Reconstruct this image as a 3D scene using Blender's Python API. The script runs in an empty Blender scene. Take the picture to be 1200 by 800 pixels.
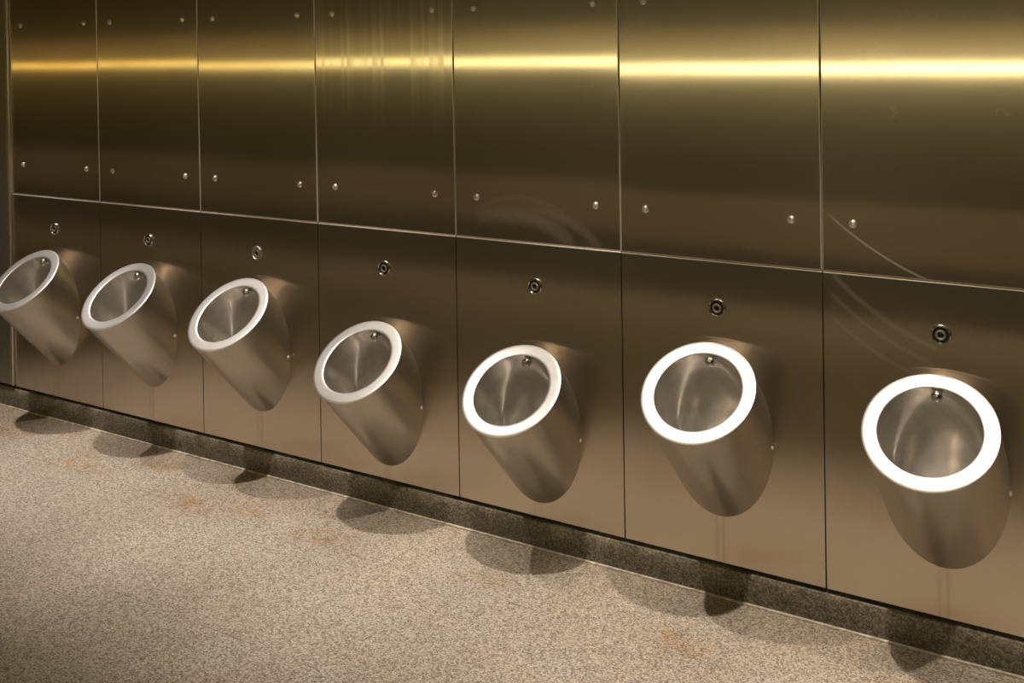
import bpy, bmesh, math, random
from mathutils import Vector, Matrix
PI = math.pi
C = bpy.context.scene.collection
random.seed(7)

# ------------------------------------------------------------------ render look
sc = bpy.context.scene
sc.view_settings.view_transform = 'Standard'
sc.view_settings.look = 'None'
sc.view_settings.gamma = 1.0
sc.view_settings.use_curve_mapping = False
sc.view_settings.exposure = 0.0

# ------------------------------------------------------------------ node helpers
class NT:
    def __init__(s, name):
        s.m = bpy.data.materials.new(name); s.m.use_nodes = True
        s.t = s.m.node_tree; s.t.nodes.clear()
        s.out = s.t.nodes.new('ShaderNodeOutputMaterial')
    def n(s, typ, **kw):
        nd = s.t.nodes.new(typ)
        for k, v in kw.items(): setattr(nd, k, v)
        return nd
    def put(s, sock, v):
        if isinstance(v, bpy.types.NodeSocket): s.t.links.new(v, sock)
        elif isinstance(v, tuple) and len(v) == 3 and sock.type == 'RGBA': sock.default_value = (*v, 1)
        else: sock.default_value = v
    def math(s, op, a, b=0.0, c=0.0, clamp=False):
        nd = s.n('ShaderNodeMath', operation=op); nd.use_clamp = clamp
        s.put(nd.inputs[0], a); s.put(nd.inputs[1], b); s.put(nd.inputs[2], c)
        return nd.outputs[0]
    def noise(s, vec, scale, detail=3, rough=.55):
        nd = s.n('ShaderNodeTexNoise'); s.put(nd.inputs['Vector'], vec)
        nd.inputs['Scale'].default_value = scale; nd.inputs['Detail'].default_value = detail
        nd.inputs['Roughness'].default_value = rough
        return nd.outputs['Fac']
    def ramp(s, fac, stops, interp='LINEAR'):
        nd = s.n('ShaderNodeValToRGB'); s.put(nd.inputs[0], fac); cr = nd.color_ramp; cr.interpolation = interp
        while len(cr.elements) < len(stops): cr.elements.new(.5)
        for e, (p, c) in zip(cr.elements, stops):
            e.position = p; e.color = (*c, 1) if len(c) == 3 else c
        return nd.outputs[0]
    def maprange(s, v, a, b, c=0.0, d=1.0, smooth=True):
        nd = s.n('ShaderNodeMapRange'); nd.interpolation_type = 'SMOOTHSTEP' if smooth else 'LINEAR'
        s.put(nd.inputs[0], v)
        for i, x in enumerate((a, b, c, d)): s.put(nd.inputs[i + 1], x)
        return nd.outputs[0]
    def mix(s, fac, a, b, mode='MIX'):
        nd = s.n('ShaderNodeMix', data_type='RGBA', blend_type=mode)
        s.put(nd.inputs[0], fac); s.put(nd.inputs[6], a); s.put(nd.inputs[7], b)
        return nd.outputs[2]
    def coords(s, kind='Object'):
        return s.n('ShaderNodeTexCoord').outputs[kind]
    def scaled(s, vec, sx, sy, sz, off=(0, 0, 0)):
        nd = s.n('ShaderNodeMapping'); s.put(nd.inputs['Vector'], vec)
        nd.inputs['Scale'].default_value = (sx, sy, sz); nd.inputs['Location'].default_value = off
        return nd.outputs[0]
    def bump(s, h, strength, dist=.001):
        nd = s.n('ShaderNodeBump'); nd.inputs['Strength'].default_value = strength
        nd.inputs['Distance'].default_value = dist; s.put(nd.inputs['Height'], h)
        return nd.outputs[0]
    def bsdf(s, color, rough, metal=0.0, normal=None, **kw):
        nd = s.n('ShaderNodeBsdfPrincipled')
        s.put(nd.inputs['Base Color'], color); s.put(nd.inputs['Roughness'], rough); s.put(nd.inputs['Metallic'], metal)
        if normal is not None: s.put(nd.inputs['Normal'], normal)
        for k, v in kw.items(): s.put(nd.inputs[k.replace('_', ' ')], v)
        return nd.outputs[0]
    def mixs(s, fac, a, b):
        nd = s.n('ShaderNodeMixShader'); s.put(nd.inputs[0], fac); s.put(nd.inputs[1], a); s.put(nd.inputs[2], b)
        return nd.outputs[0]
    def done(s, sh):
        s.t.links.new(sh, s.out.inputs[0]); return s.m

STEEL = (.56, .485, .39)

def sep(g, v):
    nd = g.n('ShaderNodeSeparateXYZ'); g.put(nd.inputs[0], v); return nd.outputs

def arc_scratch(g, xyz, cx, cz, r, w, x0, x1, fade=.05):
    """rubbed arc on a panel: a thin ring piece between x0 and x1 (panel's own metres)"""
    dx = g.math('SUBTRACT', xyz[0], cx); dz = g.math('SUBTRACT', xyz[2], cz)
    d = g.math('SQRT', g.math('ADD', g.math('MULTIPLY', dx, dx), g.math('MULTIPLY', dz, dz)))
    band = g.maprange(g.math('ABSOLUTE', g.math('SUBTRACT', d, r)), 0.0, w, 1.0, 0.0)
    m = g.math('MULTIPLY', band, g.maprange(xyz[0], x0, x0 + fade, 0.0, 1.0))
    return g.math('MULTIPLY', m, g.maprange(xyz[0], x1 - fade, x1, 1.0, 0.0))

def steel_panel(name, streak=False, drip=None, spots=False, arcs=()):
    g = NT(name); o = g.coords()
    info = g.n('ShaderNodeObjectInfo').outputs['Random']
    off = g.n('ShaderNodeCombineXYZ'); g.put(off.inputs[0], g.math('MULTIPLY', info, 37.0)); g.put(off.inputs[2], g.math('MULTIPLY', info, 11.0))
    va = g.n('ShaderNodeVectorMath', operation='ADD'); g.put(va.inputs[0], o); g.put(va.inputs[1], off.outputs[0])
    v = va.outputs[0]; xyz = sep(g, o)
    grain = g.noise(g.scaled(v, 420.0, 2.0, 2.0), 1.0, 2, .6)
    cloud = g.noise(v, 3.2, 4, .55)
    fine = g.noise(g.scaled(v, 30, 30, 60), 1.0, 4, .7)
    col = g.mix(g.maprange(grain, .3, .7, 0, .35), STEEL, (.53, .46, .365))
    col = g.mix(g.maprange(cloud, .35, .75, 0, .25), col, (.51, .44, .35))
    wear = g.math('MULTIPLY', g.maprange(cloud, .5, .8), g.maprange(fine, .3, .9), clamp=True)
    wear = g.math('MULTIPLY', wear, .3)
    if streak:       # dried wash streaks running down the sheet
        st = g.noise(g.scaled(o, 34.0, 1.0, .9, (3.1, 0, 0)), 1.0, 3, .6)
        band = g.math('MULTIPLY', g.maprange(st, .42, .72), g.maprange(xyz[2], .25, .75))
        wear = g.math('MAXIMUM', wear, g.math('MULTIPLY', band, .5))
    if drip:         # pale run marks under the outlet
        ax = g.math('ABSOLUTE', g.math('ADD', xyz[0], g.math('MULTIPLY', g.math('SUBTRACT', g.noise(g.scaled(v, 1, 1, 6), 1.0, 2), .5), .012)))
        d1 = g.maprange(g.math('ABSOLUTE', g.math('SUBTRACT', ax, .012)), 0.0, .012, 1.0, 0.0)
        d1 = g.math('MULTIPLY', d1, g.maprange(xyz[2], drip - .03, drip + .05, 1.0, 0.0))
        col = g.mix(g.math('MULTIPLY', d1, .28), col, (.32, .26, .19))
        wear = g.math('MAXIMUM', wear, g.math('MULTIPLY', d1, .5))
    if spots:
        blot = g.noise(g.scaled(o, 7.0, 7.0, 9.0, (1.3, 0, 4.2)), 1.0, 5, .75)
        wear = g.math('MAXIMUM', wear, g.math('MULTIPLY', g.maprange(blot, .62, .74), .8))
    sm = None
    for a in arcs:
        k = g.math('MULTIPLY', arc_scratch(g, xyz, *a[:6]), a[6])
        sm = k if sm is None else g.math('MAXIMUM', sm, k)
    # a mirror-like rolled face under a soft brushed grain
    nrm = g.bump(g.noise(v, 2.4, 1, .3), .05, .004)
    # vertical grain: reflections keep their height but spread sideways
    tan = g.n('ShaderNodeCombineXYZ'); tan.inputs[0].default_value = 1.0
    def lobe(rough, an):
        return g.bsdf(col, rough, 1.0, nrm, Anisotropic=an, Tangent=tan.outputs[0])
    r1 = g.math('ADD', g.math('MULTIPLY', cloud, .05), .105)
    sharp = lobe(g.math('ADD', r1, g.math('MULTIPLY', wear, .12)), 1.0)
    soft = lobe(g.math('ADD', .285, g.math('MULTIPLY', grain, .04)), .92)
    fac = g.math('ADD', .27, g.math('MULTIPLY', wear, .35), clamp=True)
    wide = g.bsdf(col, .42, 1.0, nrm)
    sh = g.mixs(.22, g.mixs(fac, sharp, soft), wide)
    if sm is not None:
        dull = g.bsdf((.62, .56, .48), .55, .75)
        sh = g.mixs(sm, sh, dull)
    return g.done(sh)

def steel_simple(name, col, r0, r1, soft, softfac, scale=(8, 8, 8), streaks=(300, 3, 3), bump=.02):
    g = NT(name); o = g.coords()
    cl = g.noise(g.scaled(o, *scale), 1.0, 4, .6)
    gr = g.noise(g.scaled(o, *streaks), 1.0, 3, .6)
    c = g.mix(g.maprange(gr, .3, .7, 0, .4), col, tuple(x * .86 for x in col))
    c = g.mix(g.maprange(cl, .4, .75, 0, .35), c, tuple(x * .82 for x in col))
    nr = g.bump(gr, bump, .001)
    a = g.bsdf(c, g.math('ADD', r0, g.math('MULTIPLY', cl, r1)), 1.0, nr)
    b = g.bsdf(c, soft, 1.0, nr)
    return g.done(g.mixs(softfac, a, b))

M = {}
def make_materials():
    M['body'] = steel_simple('brushed_body_steel', (.50, .46, .395), .18, .05, .56, .52, (8, 8, 8), (4, 130, 130), .01)
    M['rim'] = steel_simple('satin_rim_steel', (.82, .81, .80), .29, .10, .55, .55, (14, 14, 14), (4, 160, 160))
    g = NT('scaled_bowl_steel'); o = g.coords(); n = g.noise(o, 16, 5, .65)
    c = g.mix(g.maprange(n, .35, .7), (.68, .65, .61), (.57, .545, .51))
    M['bowl'] = g.done(g.mixs(.45, g.bsdf(c, .17, 1.0), g.bsdf(c, .45, .70)))
    M['chrome'] = steel_simple('polished_chrome', (.80, .78, .74), .07, .04, .2, .2)
    g = NT('pale_glint_edge'); n = g.noise(g.coords(), 30, 3)  # pale colour paints in the glint on panel edges and fixing screws
    c = g.mix(n, (.92, .88, .80), (.84, .80, .72))
    M['edge'] = g.done(g.mixs(.5, g.bsdf(c, .32, 1.0), g.bsdf(c, .5, .35)))
    M['screw'] = steel_simple('bright_screw_steel', (.92, .89, .83), .20, .04, .5, .55)
    M['dull_ring'] = steel_simple('satin_sensor_steel', (.55, .52, .47), .30, .08, .45, .4)
    g = NT('black_sensor_plastic'); n = g.noise(g.coords(), 60, 2)
    M['black'] = g.done(g.bsdf(g.mix(n, (.012, .011, .010), (.022, .02, .018)), .28))
    g = NT('dark_sensor_eye'); n = g.noise(g.coords(), 80, 2)
    M['eye'] = g.done(g.bsdf(g.mix(n, (.004, .003, .003), (.010, .008, .007)), .12))

    # speckled granite paving with sawn joints and rusty soiling
    g = NT('speckled_granite_paving'); o = g.coords(); xyz = sep(g, o)
    vo = g.n('ShaderNodeTexVoronoi'); g.put(vo.inputs['Vector'], o); vo.inputs['Scale'].default_value = 225
    vs = sep(g, vo.outputs['Color'])
    warp = g.noise(o, 210, 3, .7)
    k = g.math('ADD', g.math('MULTIPLY', vs[0], .62), g.math('MULTIPLY', warp, .38))
    c = g.ramp(k, [(.16, (.15, .122, .098)), (.34, (.30, .258, .212)), (.52, (.46, .408, .345)), (.72, (.62, .56, .485)), (.92, (.76, .70, .62))])
    big = g.noise(o, 1.7, 4, .6)
    c = g.mix(g.maprange(big, .35, .7, 0, .40), c, g.mix(1.0, c, (.74, .70, .66), 'MULTIPLY'))
    pinkish = g.noise(o, 3.1, 3, .6)
    c = g.mix(g.maprange(pinkish, .5, .75, 0, .3), c, g.mix(1.0, c, (1.0, .86, .80), 'MULTIPLY'))
    # soiled patches in front of each bowl
    soil = None
    for sx, sy, rx, ry in STAINS:
        dx = g.math('DIVIDE', g.math('SUBTRACT', xyz[0], sx), rx); dy = g.math('DIVIDE', g.math('SUBTRACT', xyz[1], sy), ry)
        d = g.math('SQRT', g.math('ADD', g.math('MULTIPLY', dx, dx), g.math('MULTIPLY', dy, dy)))
        e = g.maprange(d, .1, 1.0, 1.0, 0.0)
        soil = e if soil is None else g.math('MAXIMUM', soil, e)
    mott = g.noise(o, 13, 5, .7)
    soil = g.math('MULTIPLY', soil, g.maprange(mott, .36, .62), clamp=True)
    c = g.mix(g.math('MULTIPLY', soil, .75), c, g.mix(1.0, c, (.86, .66, .42), 'MULTIPLY'))
    # grimy strip along the foot of the wall
    edge = g.math('MULTIPLY', g.maprange(xyz[1], -.34, -.02), g.maprange(g.noise(o, 5, 4, .65), .3, .7, .25, 1.0))
    c = g.mix(g.math('MULTIPLY', edge, .45), c, g.mix(1.0, c, (.74, .66, .52), 'MULTIPLY'))
    # joints
    jx = g.math('ABSOLUTE', g.math('SUBTRACT', g.math('FRACT', g.math('DIVIDE', g.math('SUBTRACT', xyz[0], 2.13 - .62 * .5 - 6.2), .62)), .5))
    jy = g.math('ABSOLUTE', g.math('SUBTRACT', g.math('FRACT', g.math('DIVIDE', g.math('ADD', xyz[1], .39 + .31 + 6.2), .62)), .5))
    j = g.math('MINIMUM', jx, jy)
    jm = g.maprange(j, .0022, .0050, 1.0, 0.0)
    jm = g.math('MULTIPLY', jm, g.maprange(g.noise(o, 4.5, 3),   .42, .62, .0, .55))
    c = g.mix(jm, c, (.10, .085, .07))
    h = g.math('SUBTRACT', g.math('MULTIPLY', k, .5), jm)
    M['floor'] = g.done(g.bsdf(c, g.math('ADD', .42, g.math('MULTIPLY', warp, .2)), 0.0, g.bump(h, .25, .0015), Specular_IOR_Level=.3))

    # dark granite skirting; paler top is limescale plus lamp light painted in
    g = NT('dark_granite_skirting'); o = g.coords(); xyz = sep(g, o)
    vo = g.n('ShaderNodeTexVoronoi'); g.put(vo.inputs['Vector'], o); vo.inputs['Scale'].default_value = 210
    k = g.math('ADD', g.math('MULTIPLY', sep(g, vo.outputs['Color'])[0], .5), g.math('MULTIPLY', g.noise(o, 120, 3, .7), .5))
    c = g.ramp(k, [(.2, (.042, .036, .024)), (.5, (.115, .10, .072)), (.8, (.26, .23, .178))])
    scale = g.math('MULTIPLY', g.maprange(xyz[2], .035, .10), g.maprange(g.noise(o, 7, 5, .7), .36, .62), clamp=True)
    c = g.mix(g.math('MULTIPLY', scale, .75), c, g.ramp(k, [(.2, (.15, .135, .10)), (.55, (.34, .305, .24)), (.85, (.55, .50, .42))]))
    jx = g.math('ABSOLUTE', g.math('SUBTRACT', g.math('FRACT', g.math('DIVIDE', g.math('SUBTRACT', xyz[0], 4.03 - .31 - 6.2), .62)), .5))
    c = g.mix(g.maprange(jx, .002, .006, .7, 0.0), c, (.16, .13, .085))
    M['skirting'] = g.done(g.bsdf(c, .45, 0.0, g.bump(k, .3, .001)))
    g = NT('pale_sealant'); n = g.noise(g.coords(), 40, 4, .7)
    M['sealant'] = g.done(g.bsdf(g.mix(g.maprange(n, .3, .7), (.78, .73, .64), (.40, .35, .28)), .6))
    g = NT('black_gap_lining'); n = g.noise(g.coords(), 20, 2)
    M['lining'] = g.done(g.bsdf(g.mix(n, (.016, .013, .010), (.028, .023, .018)), .8))
    g = NT('painted_ceiling'); n = g.noise(g.coords(), 6, 3)
    M['ceiling'] = g.done(g.bsdf(g.mix(n, (.28, .25, .20), (.33, .29, .24)), .8))
    g = NT('dark_wall_tile'); o = g.coords(); n = g.noise(o, 9, 4)
    br = g.n('ShaderNodeTexBrick'); br.offset = 0; g.put(br.inputs['Vector'], g.scaled(o, 1, 1, 1))
    M['darkwall'] = g.done(g.bsdf(g.mix(n, (.018, .013, .008), (.030, .022, .014)), .5))
    g = NT('cream_hood_laminate'); n = g.noise(g.coords(), 5, 3)
    M['hood'] = g.done(g.bsdf(g.mix(n, (.46, .38, .24), (.54, .45, .29)), .5))
    g = NT('stone_counter'); n = g.noise(g.coords(), 30, 5, .7)
    M['counter'] = g.done(g.bsdf(g.mix(n, (.52, .44, .34), (.66, .57, .45)), .45))
    g = NT('grey_partition_steel'); n = g.noise(g.scaled(g.coords(), 2, 60, 2), 1.0, 3)
    M['partition'] = g.done(g.bsdf(g.mix(n, (.34, .31, .27), (.26, .24, .21)), .38, .85))
    g = NT('white_lamp_metal'); n = g.noise(g.coords(), 30, 2)
    M['lampmetal'] = g.done(g.bsdf(g.mix(n, (.62, .6, .56), (.7, .68, .64)), .4))

def emission(name, color, strength):
    g = NT(name); e = g.n('ShaderNodeEmission'); g.put(e.inputs[0], color); e.inputs[1].default_value = strength
    return g.done(e.outputs[0])

# ------------------------------------------------------------------ mesh helpers
def finish(bm, ang=38):
    bmesh.ops.recalc_face_normals(bm, faces=bm.faces)
    if ang == 0: return            # flat sheets keep true face normals
    for f in bm.faces: f.smooth = True
    for e in bm.edges:
        if len(e.link_faces) == 2 and e.calc_face_angle(0) > math.radians(ang): e.smooth = False

def obj(name, bm, mat, parent=None, fix=True, ang=38):
    if fix: finish(bm, ang)
    me = bpy.data.meshes.new(name); bm.to_mesh(me); bm.free()
    o = bpy.data.objects.new(name, me); C.objects.link(o)
    me.materials.append(mat)
    if parent is not None: o.parent = parent
    return o

def struct(name, bm, mat, ang=0):
    o = obj(name, bm, mat, ang=ang); o['kind'] = 'structure'; return o

def empty(name, label, cat, loc, group=None):
    o = bpy.data.objects.new(name, None); C.objects.link(o); o.location = loc; o.empty_display_size = .05
    o['label'] = label; o['category'] = cat
    o['kind'] = 'thing'
    if group: o['group'] = group
    return o

def box(bm, x0, x1, y0, y1, z0, z1, bev=0.0, seg=2):
    r = bmesh.ops.create_cube(bm, size=1.0)
    vs = r['verts']
    for v in vs:
        v.co = Vector(((x0 + x1) / 2 + v.co.x * (x1 - x0), (y0 + y1) / 2 + v.co.y * (y1 - y0), (z0 + z1) / 2 + v.co.z * (z1 - z0)))
    if bev:
        es = list({e for v in vs for e in v.link_edges})
        bmesh.ops.bevel(bm, geom=es, offset=bev, segments=seg, profile=.5, affect='EDGES')
    return bm

def lathe(bm, prof, origin, axis, seg=40):
    """prof: list of (radius, height along axis)"""
    axis = Vector(axis).normalized()
    e1 = axis.orthogonal().normalized(); e2 = axis.cross(e1); o = Vector(origin)
    rings = []
    for r, h in prof:
        if r < 1e-6: rings.append([bm.verts.new(o + axis * h)])
        else: rings.append([bm.verts.new(o + axis * h + (e1 * math.cos(2 * PI * k / seg) + e2 * math.sin(2 * PI * k / seg)) * r) for k in range(seg)])
    for a, b in zip(rings, rings[1:]):
        for k in range(seg):
            q = (k + 1) % seg
            if len(a) == 1 and len(b) == 1: continue
            if len(a) == 1: bm.faces.new((a[0], b[k], b[q]))
            elif len(b) == 1: bm.faces.new((a[k], a[q], b[0]))
            else: bm.faces.new((a[k], a[q], b[q], b[k]))
    return bm

def arcprof(r, h, n=8):
    return [(r * math.cos(PI / 2 * i / n), h * math.sin(PI / 2 * i / n)) for i in range(n + 1)]

# ------------------------------------------------------------------ measured layout (metres)
W = .70                          # panel module
N = 7
Z_BOT, Z_JOINT, Z_TOP = .115, 1.109, 2.125
Z_SENSOR, Z_S1, Z_S2, SX = .953, 1.262, 1.971, .097
R_OUT, R_IN, PROT = .187, .142, .174
A_AX, A_RIM = math.radians(46.95), math.radians(49.2)
ZR = [.730, .729, .7285, .6275, .6245, .7255, .7215]
CEIL = 2.60
XL, XR, YF = -9.0, 7.70, -4.0
STAINS = [(.30, -.22, .20, .14), (.99, -.34, .24, .12), (1.76, -.37, .26, .12), (2.40, -.33, .2, .1), (3.10, -.32, .16, .08),
          (3.85, -.33, .22, .11), (4.55, -.25, .24, .12), (1.3, -.17, .2, .1), (2.0, -.3, .2, .1)]
make_materials()

# ------------------------------------------------------------------ the room
bm = bmesh.new(); box(bm, XL, XR, YF, .20, -.10, 0); struct('floor', bm, M['floor'])
bm = bmesh.new(); box(bm, XL, XR, YF, .20, CEIL, CEIL + .1); struct('ceiling', bm, M['ceiling'])
bm = bmesh.new(); box(bm, XL, XR, .030, .20, 0, CEIL); struct('wall_back', bm, M['lining'])
bm = bmesh.new(); box(bm, XL - .15, XL, YF, .20, 0, CEIL); struct('wall_left', bm, M['darkwall'])
bm = bmesh.new(); box(bm, XL, -.0125, -.016, .022, .122, CEIL, .0015); struct('trim_6', bm, M['partition'])
bm = bmesh.new(); box(bm, XR, XR + .15, YF, .20, 0, CEIL); struct('wall_right', bm, M['darkwall'])
bm = bmesh.new(); box(bm, XL, XR, YF - .15, YF, 0, CEIL); struct('wall_front', bm, M['darkwall'])
# steel lining of the same wall further along and above the two panel rows
bm = bmesh.new()
box(bm, 7 * W + .0015, XR, 0, .022, Z_BOT, Z_TOP, .0015)
box(bm, -.012, XR, 0, .022, Z_TOP + .004, CEIL, .0015)
struct('trim_1', bm, steel_panel('brushed_steel_lining'))
# skirting, rounded at the top, with a bead of sealant at its foot
def skirting(name, p0, p1, inward):
    bm = bmesh.new(); p0 = Vector(p0); p1 = Vector(p1); inn = Vector(inward)
    prof = [(-.03, 0), (.006, 0), (.005, .05), (.0035, .084), (.000, .095), (-.007, .099), (-.03, .099)]
    a = [bm.verts.new(p0 + inn * d + Vector((0, 0, z))) for d, z in prof]; b = [bm.verts.new(p1 + inn * d + Vector((0, 0, z))) for d, z in prof]
    for i in range(len(prof) - 1): bm.faces.new((a[i], a[i + 1], b[i + 1], b[i]))
    bm.faces.new(a); bm.faces.new(b[::-1]); bm.faces.new((a[0], b[0], b[-1], a[-1]))
    return struct(name, bm, M['skirting'])
skirting('baseboard_back', (XL, 0, 0), (XR, 0, 0), (0, -1, 0))
bm = bmesh.new(); box(bm, XL, XR, -.0150, -.004, 0, .006, .002); struct('trim_2', bm, M['sealant'])
# folded steel edge where the end wall meets the panels
bm = bmesh.new(); box(bm, -.0118, -.0040, -.012, .022, .118, CEIL, .0012); struct('trim_3', bm, M['screw'])

# far side of the room (it shows as reflections in the panels): counter, lit hood, strip lamp
bm = bmesh.new()
box(bm, XL, XR, YF, YF + .03, .42, .78, .003); struct('trim_4', bm, M['counter'])
bm = bmesh.new(); box(bm, XL, XR, YF, YF + .02, 1.79, 1.98, .003); struct('trim_5', bm, M['hood'])
tubes = [(-9.0, -6.0, 3.4, (1.0, .60, .12)), (-6.0, -3.4, 4.0, (1.0, .64, .14)), (-3.4, -1.6, 4.4, (1.0, .76, .22)), (-1.6, .0, 6.0, (1.0, .84, .36)), (.0, 1.5, 8.0, (1.0, .88, .42)), (1.5, 3.0, 10.5, (1.0, .88, .46)), (3.0, 6.0, 13.0, (1.0, .88, .46))]
for i, (x0, x1, st, colr) in enumerate(tubes):
    bm = bmesh.new(); lathe(bm, [(0, 0), (.024, .001), (.030, .005), (.030, x1 - x0 - .005), (.024, x1 - x0 - .001), (0, x1 - x0)], (x0, YF + .09, 1.69), (1, 0, 0), 20)
    o = struct('strip_lamp', bm, emission('lit_tube', colr, st), 38)

# ------------------------------------------------------------------ steel wall panels
WHERE = ['leftmost urinal', 'second urinal from the left', 'third urinal from the left', 'fourth urinal from the left',
         'fifth urinal from the left', 'sixth urinal from the left', 'rightmost urinal']
UP_LOOK = ['with a dull orange streak', 'with an orange yellow streak',
           'with a pale yellow streak', 'with pale vertical streaks',
           'with rubbed arcs low down', 'with a white glare',
           'with blotches and scratches']
TILT = [.0028, .0044, .0016, .0044, .0032, -.0040, -.0042]

def make_screw(parent, x, z):
    bm = bmesh.new()
    r, h = .0135, .0095
    prof = [(0, .0035), (.0036, .0035), (.0040, h * .93)] + [(a, b) for a, b in reversed([(r * math.cos(t), h * math.sin(t)) for t in [PI / 2 * i / 8 for i in range(0, 7)]])] + [(r, -.001)]
    lathe(bm, prof, (x, 0, z), (0, -1, 0), 24)
    return obj('screw', bm, M['screw'], parent)

up_mats = [steel_panel('brushed_steel_sheet')] * 7
up_mats[3] = steel_panel('wash_streaked_steel_sheet', streak=True)
up_mats[4] = steel_panel('rubbed_steel_sheet', arcs=[(-.10, -.30, .40, .045, -.27, .18, .16), (-.06, -.20, .36, .020, -.27, .22, .10), (.0, -.24, .36, .030, -.05, .30, .12)])
up_mats[6] = steel_panel('scratched_steel_sheet', spots=True, arcs=[(.32, .92, .985, .006, -.345, .02, .55)])
lo_mats = []
for i in range(N):
    drip = ZR[i] - .174 / math.cos(A_AX) * math.sin(A_AX) - .25 - Z_BOT
    arcs = []
    if i == 6: arcs = [(.25, 1.55, .80, .014, -.345, .02, .15), (.22, 1.50, .79, .011, -.345, .0, .13), (.2, 1.46, .80, .010, -.345, -.02, .11)]
    lo_mats.append((max(.05, drip), arcs))

for i in range(N):
    xc = (i + .5) * W
    t = empty('upper_steel_panel', 'upper steel wall panel above the %s, %s' % (WHERE[i], UP_LOOK[i]), 'wall panel', (xc, 0, Z_JOINT), 'upper steel panels')
    h = Z_TOP - Z_JOINT
    bm = bmesh.new(); box(bm, -W / 2 + .0016, W / 2 - .0016, 0, .022, .0012, h, .0024, 3)
    obj('sheet', bm, up_mats[i], t, ang=0)
    for sx in (-1, 1):
        for z in (Z_S1, Z_S2): make_screw(t, sx * (W / 2 - SX), z - Z_JOINT)
    piv = Vector((0, 0, .55)); a = TILT[i]
    t.rotation_euler = (a, 0, 0)
    t.location = Vector((xc, 0, Z_JOINT)) + Vector((0, .55 * math.sin(a), 0))
    t2 = empty('lower_steel_panel', 'lower steel wall panel behind the %s' % WHERE[i], 'wall panel', (xc, 0, Z_BOT), 'lower steel panels')
    drip, arcs = lo_mats[i]
    bm = bmesh.new(); box(bm, -W / 2 + .0018, W / 2 - .0018, 0, .022, 0, Z_JOINT - Z_BOT - .0010)
    te = [e for e in bm.edges if all(v.co.z > .5 and v.co.y < .01 for v in e.verts)]
    bmesh.ops.bevel(bm, geom=te, offset=.0048, segments=5, profile=.5, affect='EDGES')
    ve = [e for e in bm.edges if abs(e.verts[0].co.z - e.verts[1].co.z) > .5 and e.verts[0].co.y < .001 and e.verts[1].co.y < .001]
    bmesh.ops.bevel(bm, geom=ve, offset=.0015, segments=2, profile=.5, affect='EDGES')
    obj('sheet', bm, steel_panel('brushed_lower_steel_sheet', drip=drip, arcs=arcs), t2, ang=0)

for o in list(C.objects):
    if o.name.split('.')[0] == 'sheet':
        o.data.materials.append(M['edge'])
        for p in o.data.polygons:
            if -.985 < p.normal.y < .5 and (p.normal.z > .2 or o.parent.name.startswith('upper')): p.material_index = 1  # these bevels get the painted glint colour

# ------------------------------------------------------------------ flush sensors
SEN = ['beside the end wall', 'second from the left', 'with a plain silver disc face, third from the left', 'fourth from the left',
       'with a pale run mark below it, fifth from the left', 'sixth from the left', 'rightmost of the row']
for i in range(N):
    t = empty('flush_sensor', ('silver faced round flush sensor above the %s' if i == 2 else 'round metal flush sensor on the wall above the %s') % WHERE[i], 'flush sensor', ((i + .5) * W, 0, Z_SENSOR), 'flush sensors above the urinals')
    silver = i == 2
    bm = bmesh.new()
    lathe(bm, [(.0225, .001), (.0235, .0055), (.0255, .0075), (.0285, .0070), (.0305, .0045), (.0312, .0), (.0312, -.001)], (0, 0, 0), (0, -1, 0), 40); obj('bezel', bm, M['dull_ring'] if silver else M['chrome'], t)
    bm = bmesh.new(); lathe(bm, [(.0150, .0028), (.0232, .0028), (.0235, -.001)], (0, 0, 0), (0, -1, 0), 40); obj('face', bm, M['dull_ring'] if silver else M['black'], t)
    bm = bmesh.new(); lathe(bm, [(.0088, .002), (.0095, .0055), (.0120, .0068), (.0150, .0055), (.0156, .002)], (0, 0, 0), (0, -1, 0), 36); obj('inner_ring', bm, M['dull_ring'], t)
    bm = bmesh.new(); lathe(bm, [(0, .0040), (.006, .0036), (.0092, .0022)], (0, 0, 0), (0, -1, 0), 30); obj('eye', bm, M['eye'], t)

# ------------------------------------------------------------------ urinals
a_ax = Vector((0, -math.cos(A_AX), math.sin(A_AX)))
n_rim = Vector((0, -math.cos(A_RIM), math.sin(A_RIM)))
E1 = Vector((1, 0, 0)); E2 = n_rim.cross(E1).normalized()
if E2.z < 0: E2 = -E2
AX_T = PROT / math.cos(A_AX)
RC = a_ax * AX_T                       # rim centre seen from the point where the axis meets the wall
SEG = 96
def ringpt(th, r, d): return RC + E1 * (r * math.cos(th)) + E2 * (r * math.sin(th)) + n_rim * d

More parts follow.
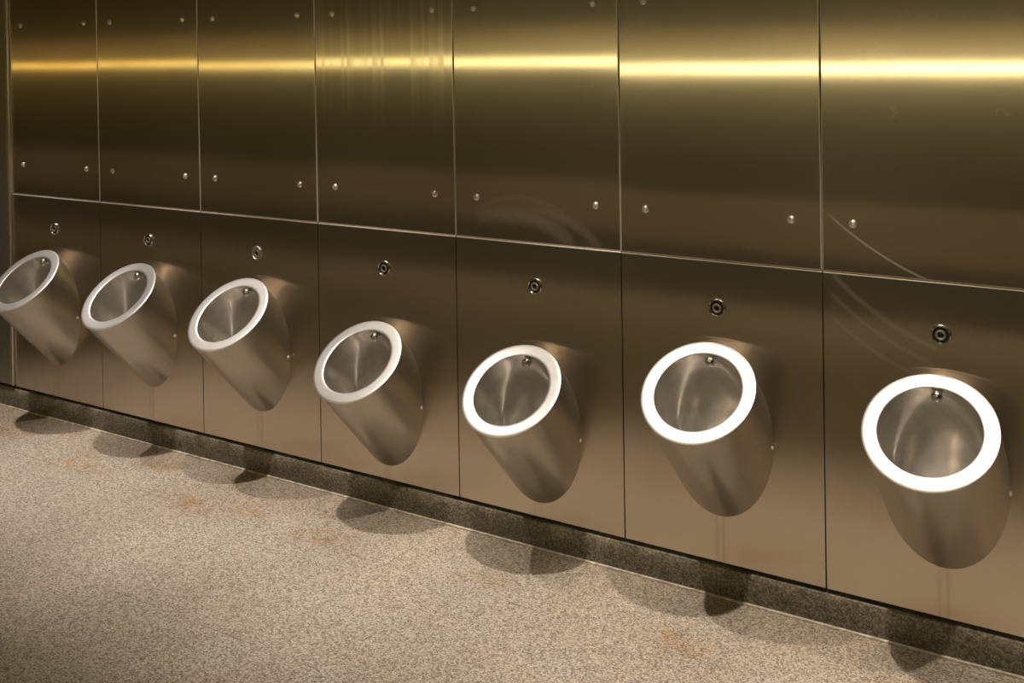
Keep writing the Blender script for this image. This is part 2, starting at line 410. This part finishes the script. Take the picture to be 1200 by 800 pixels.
def build_urinal(label, loc):
    t = empty('urinal', label, 'urinal', loc, 'steel urinals along the wall')
    ths = [2 * PI * k / SEG for k in range(SEG)]
    # body: round tube running back and down into the wall, cut flush with the panel
    bm = bmesh.new(); rings = []
    for s in (0, .006, .25, .5, .75, .985, 1.0):
        ring = []
        for th in ths:
            p = ringpt(th, R_OUT - .001, -.0035); L = p.y / a_ax.y
            ring.append(bm.verts.new(p - a_ax * (L * s if s != .006 else .004)))
        rings.append(ring)
    for a, b in zip(rings, rings[1:]):
        for k in range(SEG): bm.faces.new((a[k], a[(k + 1) % SEG], b[(k + 1) % SEG], b[k]))
    obj('body', bm, M['body'], t)
    # rim: flat satin ring with softly rounded edges
    prof = [(R_OUT - .004, -.010), (R_OUT - .0008, -.006), (R_OUT, -.003), (R_OUT - .0006, -.0010), (R_OUT - .0022, 0), (R_OUT - .010, .0004),
            (R_IN + .010, .0002), (R_IN + .0030, 0), (R_IN + .0008, -.0012), (R_IN, -.0035), (R_IN + .0005, -.008)]
    bm = bmesh.new(); rings = [[bm.verts.new(ringpt(th, r, d)) for th in ths] for r, d in prof]
    for a, b in zip(rings, rings[1:]):
        for k in range(SEG): bm.faces.new((a[k], a[(k + 1) % SEG], b[(k + 1) % SEG], b[k]))
    obj('rim', bm, M['rim'], t)
    # bowl: deep hollow, its back kept clear of the wall
    T, ub = .300, -.096
    bm = bmesh.new(); rings = []
    def smin(a, b, k=.055):
        h = max(0, min(1, .5 + .5 * (b - a) / k)); return b * (1 - h) + a * h - k * h * (1 - h)
    ds = [.0, .004, .012] + [.02 + .012 * k for k in range(16)] + [.20 + .10 * math.sin(PI / 2 * k / 14) for k in range(1, 15)]
    for d in ds:
        if d > .2999: rings.append([bm.verts.new(RC + E2 * ub - n_rim * (T + .004))]); break
        q = math.sqrt(max(0, 1 - ((d - .20) / .10) ** 2)) if d > .20 else 1.0
        up = (PROT - .010 - math.cos(A_RIM) * (d + .004)) / math.sin(A_RIM)
        ring = []
        for th in ths:
            uu = smin(R_IN * math.sin(th), up) if d > .012 else R_IN * math.sin(th)
            ring.append(bm.verts.new(RC + E1 * (R_IN * math.cos(th) * q) + E2 * (ub + (uu - ub) * q) - n_rim * (d + .004)))
        rings.append(ring)
    for a, b in zip(rings, rings[1:]):
        for k in range(SEG):
            q = (k + 1) % SEG
            if len(b) == 1: bm.faces.new((a[k], a[q], b[0]))
            else: bm.faces.new((a[k], a[q], b[q], b[k]))
    obj('bowl', bm, M['bowl'], t, ang=80)
    # water spreader under the top of the rim
    org = RC + E2 * (R_IN - .004) - n_rim * .030; ax = (-E2 * .72 + n_rim * .55).normalized()
    bm = bmesh.new()
    lathe(bm, [(.010, -.012), (.010, .004), (.0145, .006), (.0175, .010), (.0180, .016), (.0160, .023), (.0105, .0285), (.005, .0305), (0, .031)], org, ax, 28)
    obj('spreader', bm, M['chrome'], t)
    # outlet strainer at the bottom of the bowl
    bm = bmesh.new(); og = RC + E2 * ub - n_rim * (T - .003)
    lathe(bm, [(.0, .006), (.010, .0055), (.020, .004), (.026, .0), (.026, -.004)], og, n_rim, 28)
    obj('strainer', bm, M['chrome'], t)
    # little fixing screw on the right flank, next to the wall
    bm = bmesh.new(); p = Vector((R_OUT - .0015, -.014, -.010))
    lathe(bm, [(0, .0052), (.0036, .0046), (.0062, .0026), (.0068, -.003)], p, (1, -.25, .25), 18)
    obj('fixing_screw', bm, M['edge'], t)
    return t

def copy_tree(o, parent=None):
    c = o.copy(); C.objects.link(c)
    if parent is not None: c.parent = parent
    for ch in list(o.children): copy_tree(ch, c)
    return c

U_LABEL = ['steel wall urinal beside the end trim, its rim cut by the picture edge',
           'steel wall urinal with grey rim, second from the left',
           'steel wall urinal with pale rim, third from the left, above a plain silver sensor\'s panel joint',
           'steel wall urinal mounted low, the left one of the two lower ones',
           'steel wall urinal mounted low, the right one of the two lower ones',
           'steel wall urinal with glaring white rim, second from the right',
           'steel wall urinal with glaring white rim, nearest the camera at far right']
U_LABEL[2] = 'steel wall urinal below the plain silver sensor, third from the left'
first = None
for i in range(N):
    z = ZR[i] - AX_T * math.sin(A_AX)
    if first is None: first = u = build_urinal(U_LABEL[i], ((i + .5) * W, 0, z))
    else: u = copy_tree(first)
    u.location = ((i + .5) * W, 0, z); u['label'] = U_LABEL[i]

# ------------------------------------------------------------------ lamps
def spot(x, y, z, power, color=(1, .89, .785), size=58, blend=1.0, rad=.022):
    l = bpy.data.lights.new('downlight_and_fill', 'SPOT'); l.energy = power; l.color = color
    l.spot_size = math.radians(size); l.spot_blend = blend; l.shadow_soft_size = rad
    o = bpy.data.objects.new('downlight_and_fill', l); C.objects.link(o); o.location = (x, y, z)
    o.rotation_euler = (math.radians(7), 0, 0)      # aimed a little at the wall
    return o
LX = [.3 + 1.0 * k for k in range(8)]
for x in LX:
    bm = bmesh.new()
    lathe(bm, [(.030, .030), (.034, -.002), (.048, -.006), (.052, -.003), (.053, .0)], (x, -.70, CEIL), (0, 0, 1), 32)
    struct('downlight_ring', bm, M['lampmetal'], 38)
    kk = max(0, min(1, x / 5.0))
    spot(x, -.70, CEIL - .03, 158, (1, .90 - .02 * kk, .82 - .09 * kk))
for k in range(8):      # weaker far row, added without fittings to brighten the counter band
    x = -7.0 + 2.0 * k
    spot(x, -3.40, CEIL - .03, 50, size=70, blend=1.0, rad=.03).rotation_euler = (math.radians(-16), 0, 0)
w = bpy.data.worlds.new('world'); sc.world = w; w.use_nodes = True
w.node_tree.nodes['Background'].inputs[0].default_value = (.02, .017, .012, 1)
try:
    sc.cycles.blur_glossy = .2
    sc.cycles.caustics_reflective = True
    sc.cycles.sample_clamp_indirect = 8.0
    sc.cycles.max_bounces = 12; sc.cycles.glossy_bounces = 8; sc.cycles.diffuse_bounces = 5
except Exception: pass

# ------------------------------------------------------------------ camera (shift lens, held level)
cam = bpy.data.cameras.new('camera'); co = bpy.data.objects.new('camera', cam); C.objects.link(co)
yaw, pitch, roll = math.radians(32.39), math.radians(-.413), math.radians(-.827)
fw = Vector((-math.sin(yaw) * math.cos(pitch), math.cos(yaw) * math.cos(pitch), math.sin(pitch)))
r0 = Vector((math.cos(yaw), math.sin(yaw), 0)); u0 = r0.cross(fw)
r = r0 * math.cos(roll) + u0 * math.sin(roll); u = -r0 * math.sin(roll) + u0 * math.cos(roll)
co.matrix_world = Matrix(((r.x, u.x, -fw.x, 5.234), (r.y, u.y, -fw.y, -3.42), (r.z, u.z, -fw.z, 1.811), (0, 0, 0, 1)))
cam.sensor_width = 36; cam.lens = 1294.21 / 1200 * 36
cam.shift_y = -332.02 / 1200
cam.clip_start = .01
sc.camera = co
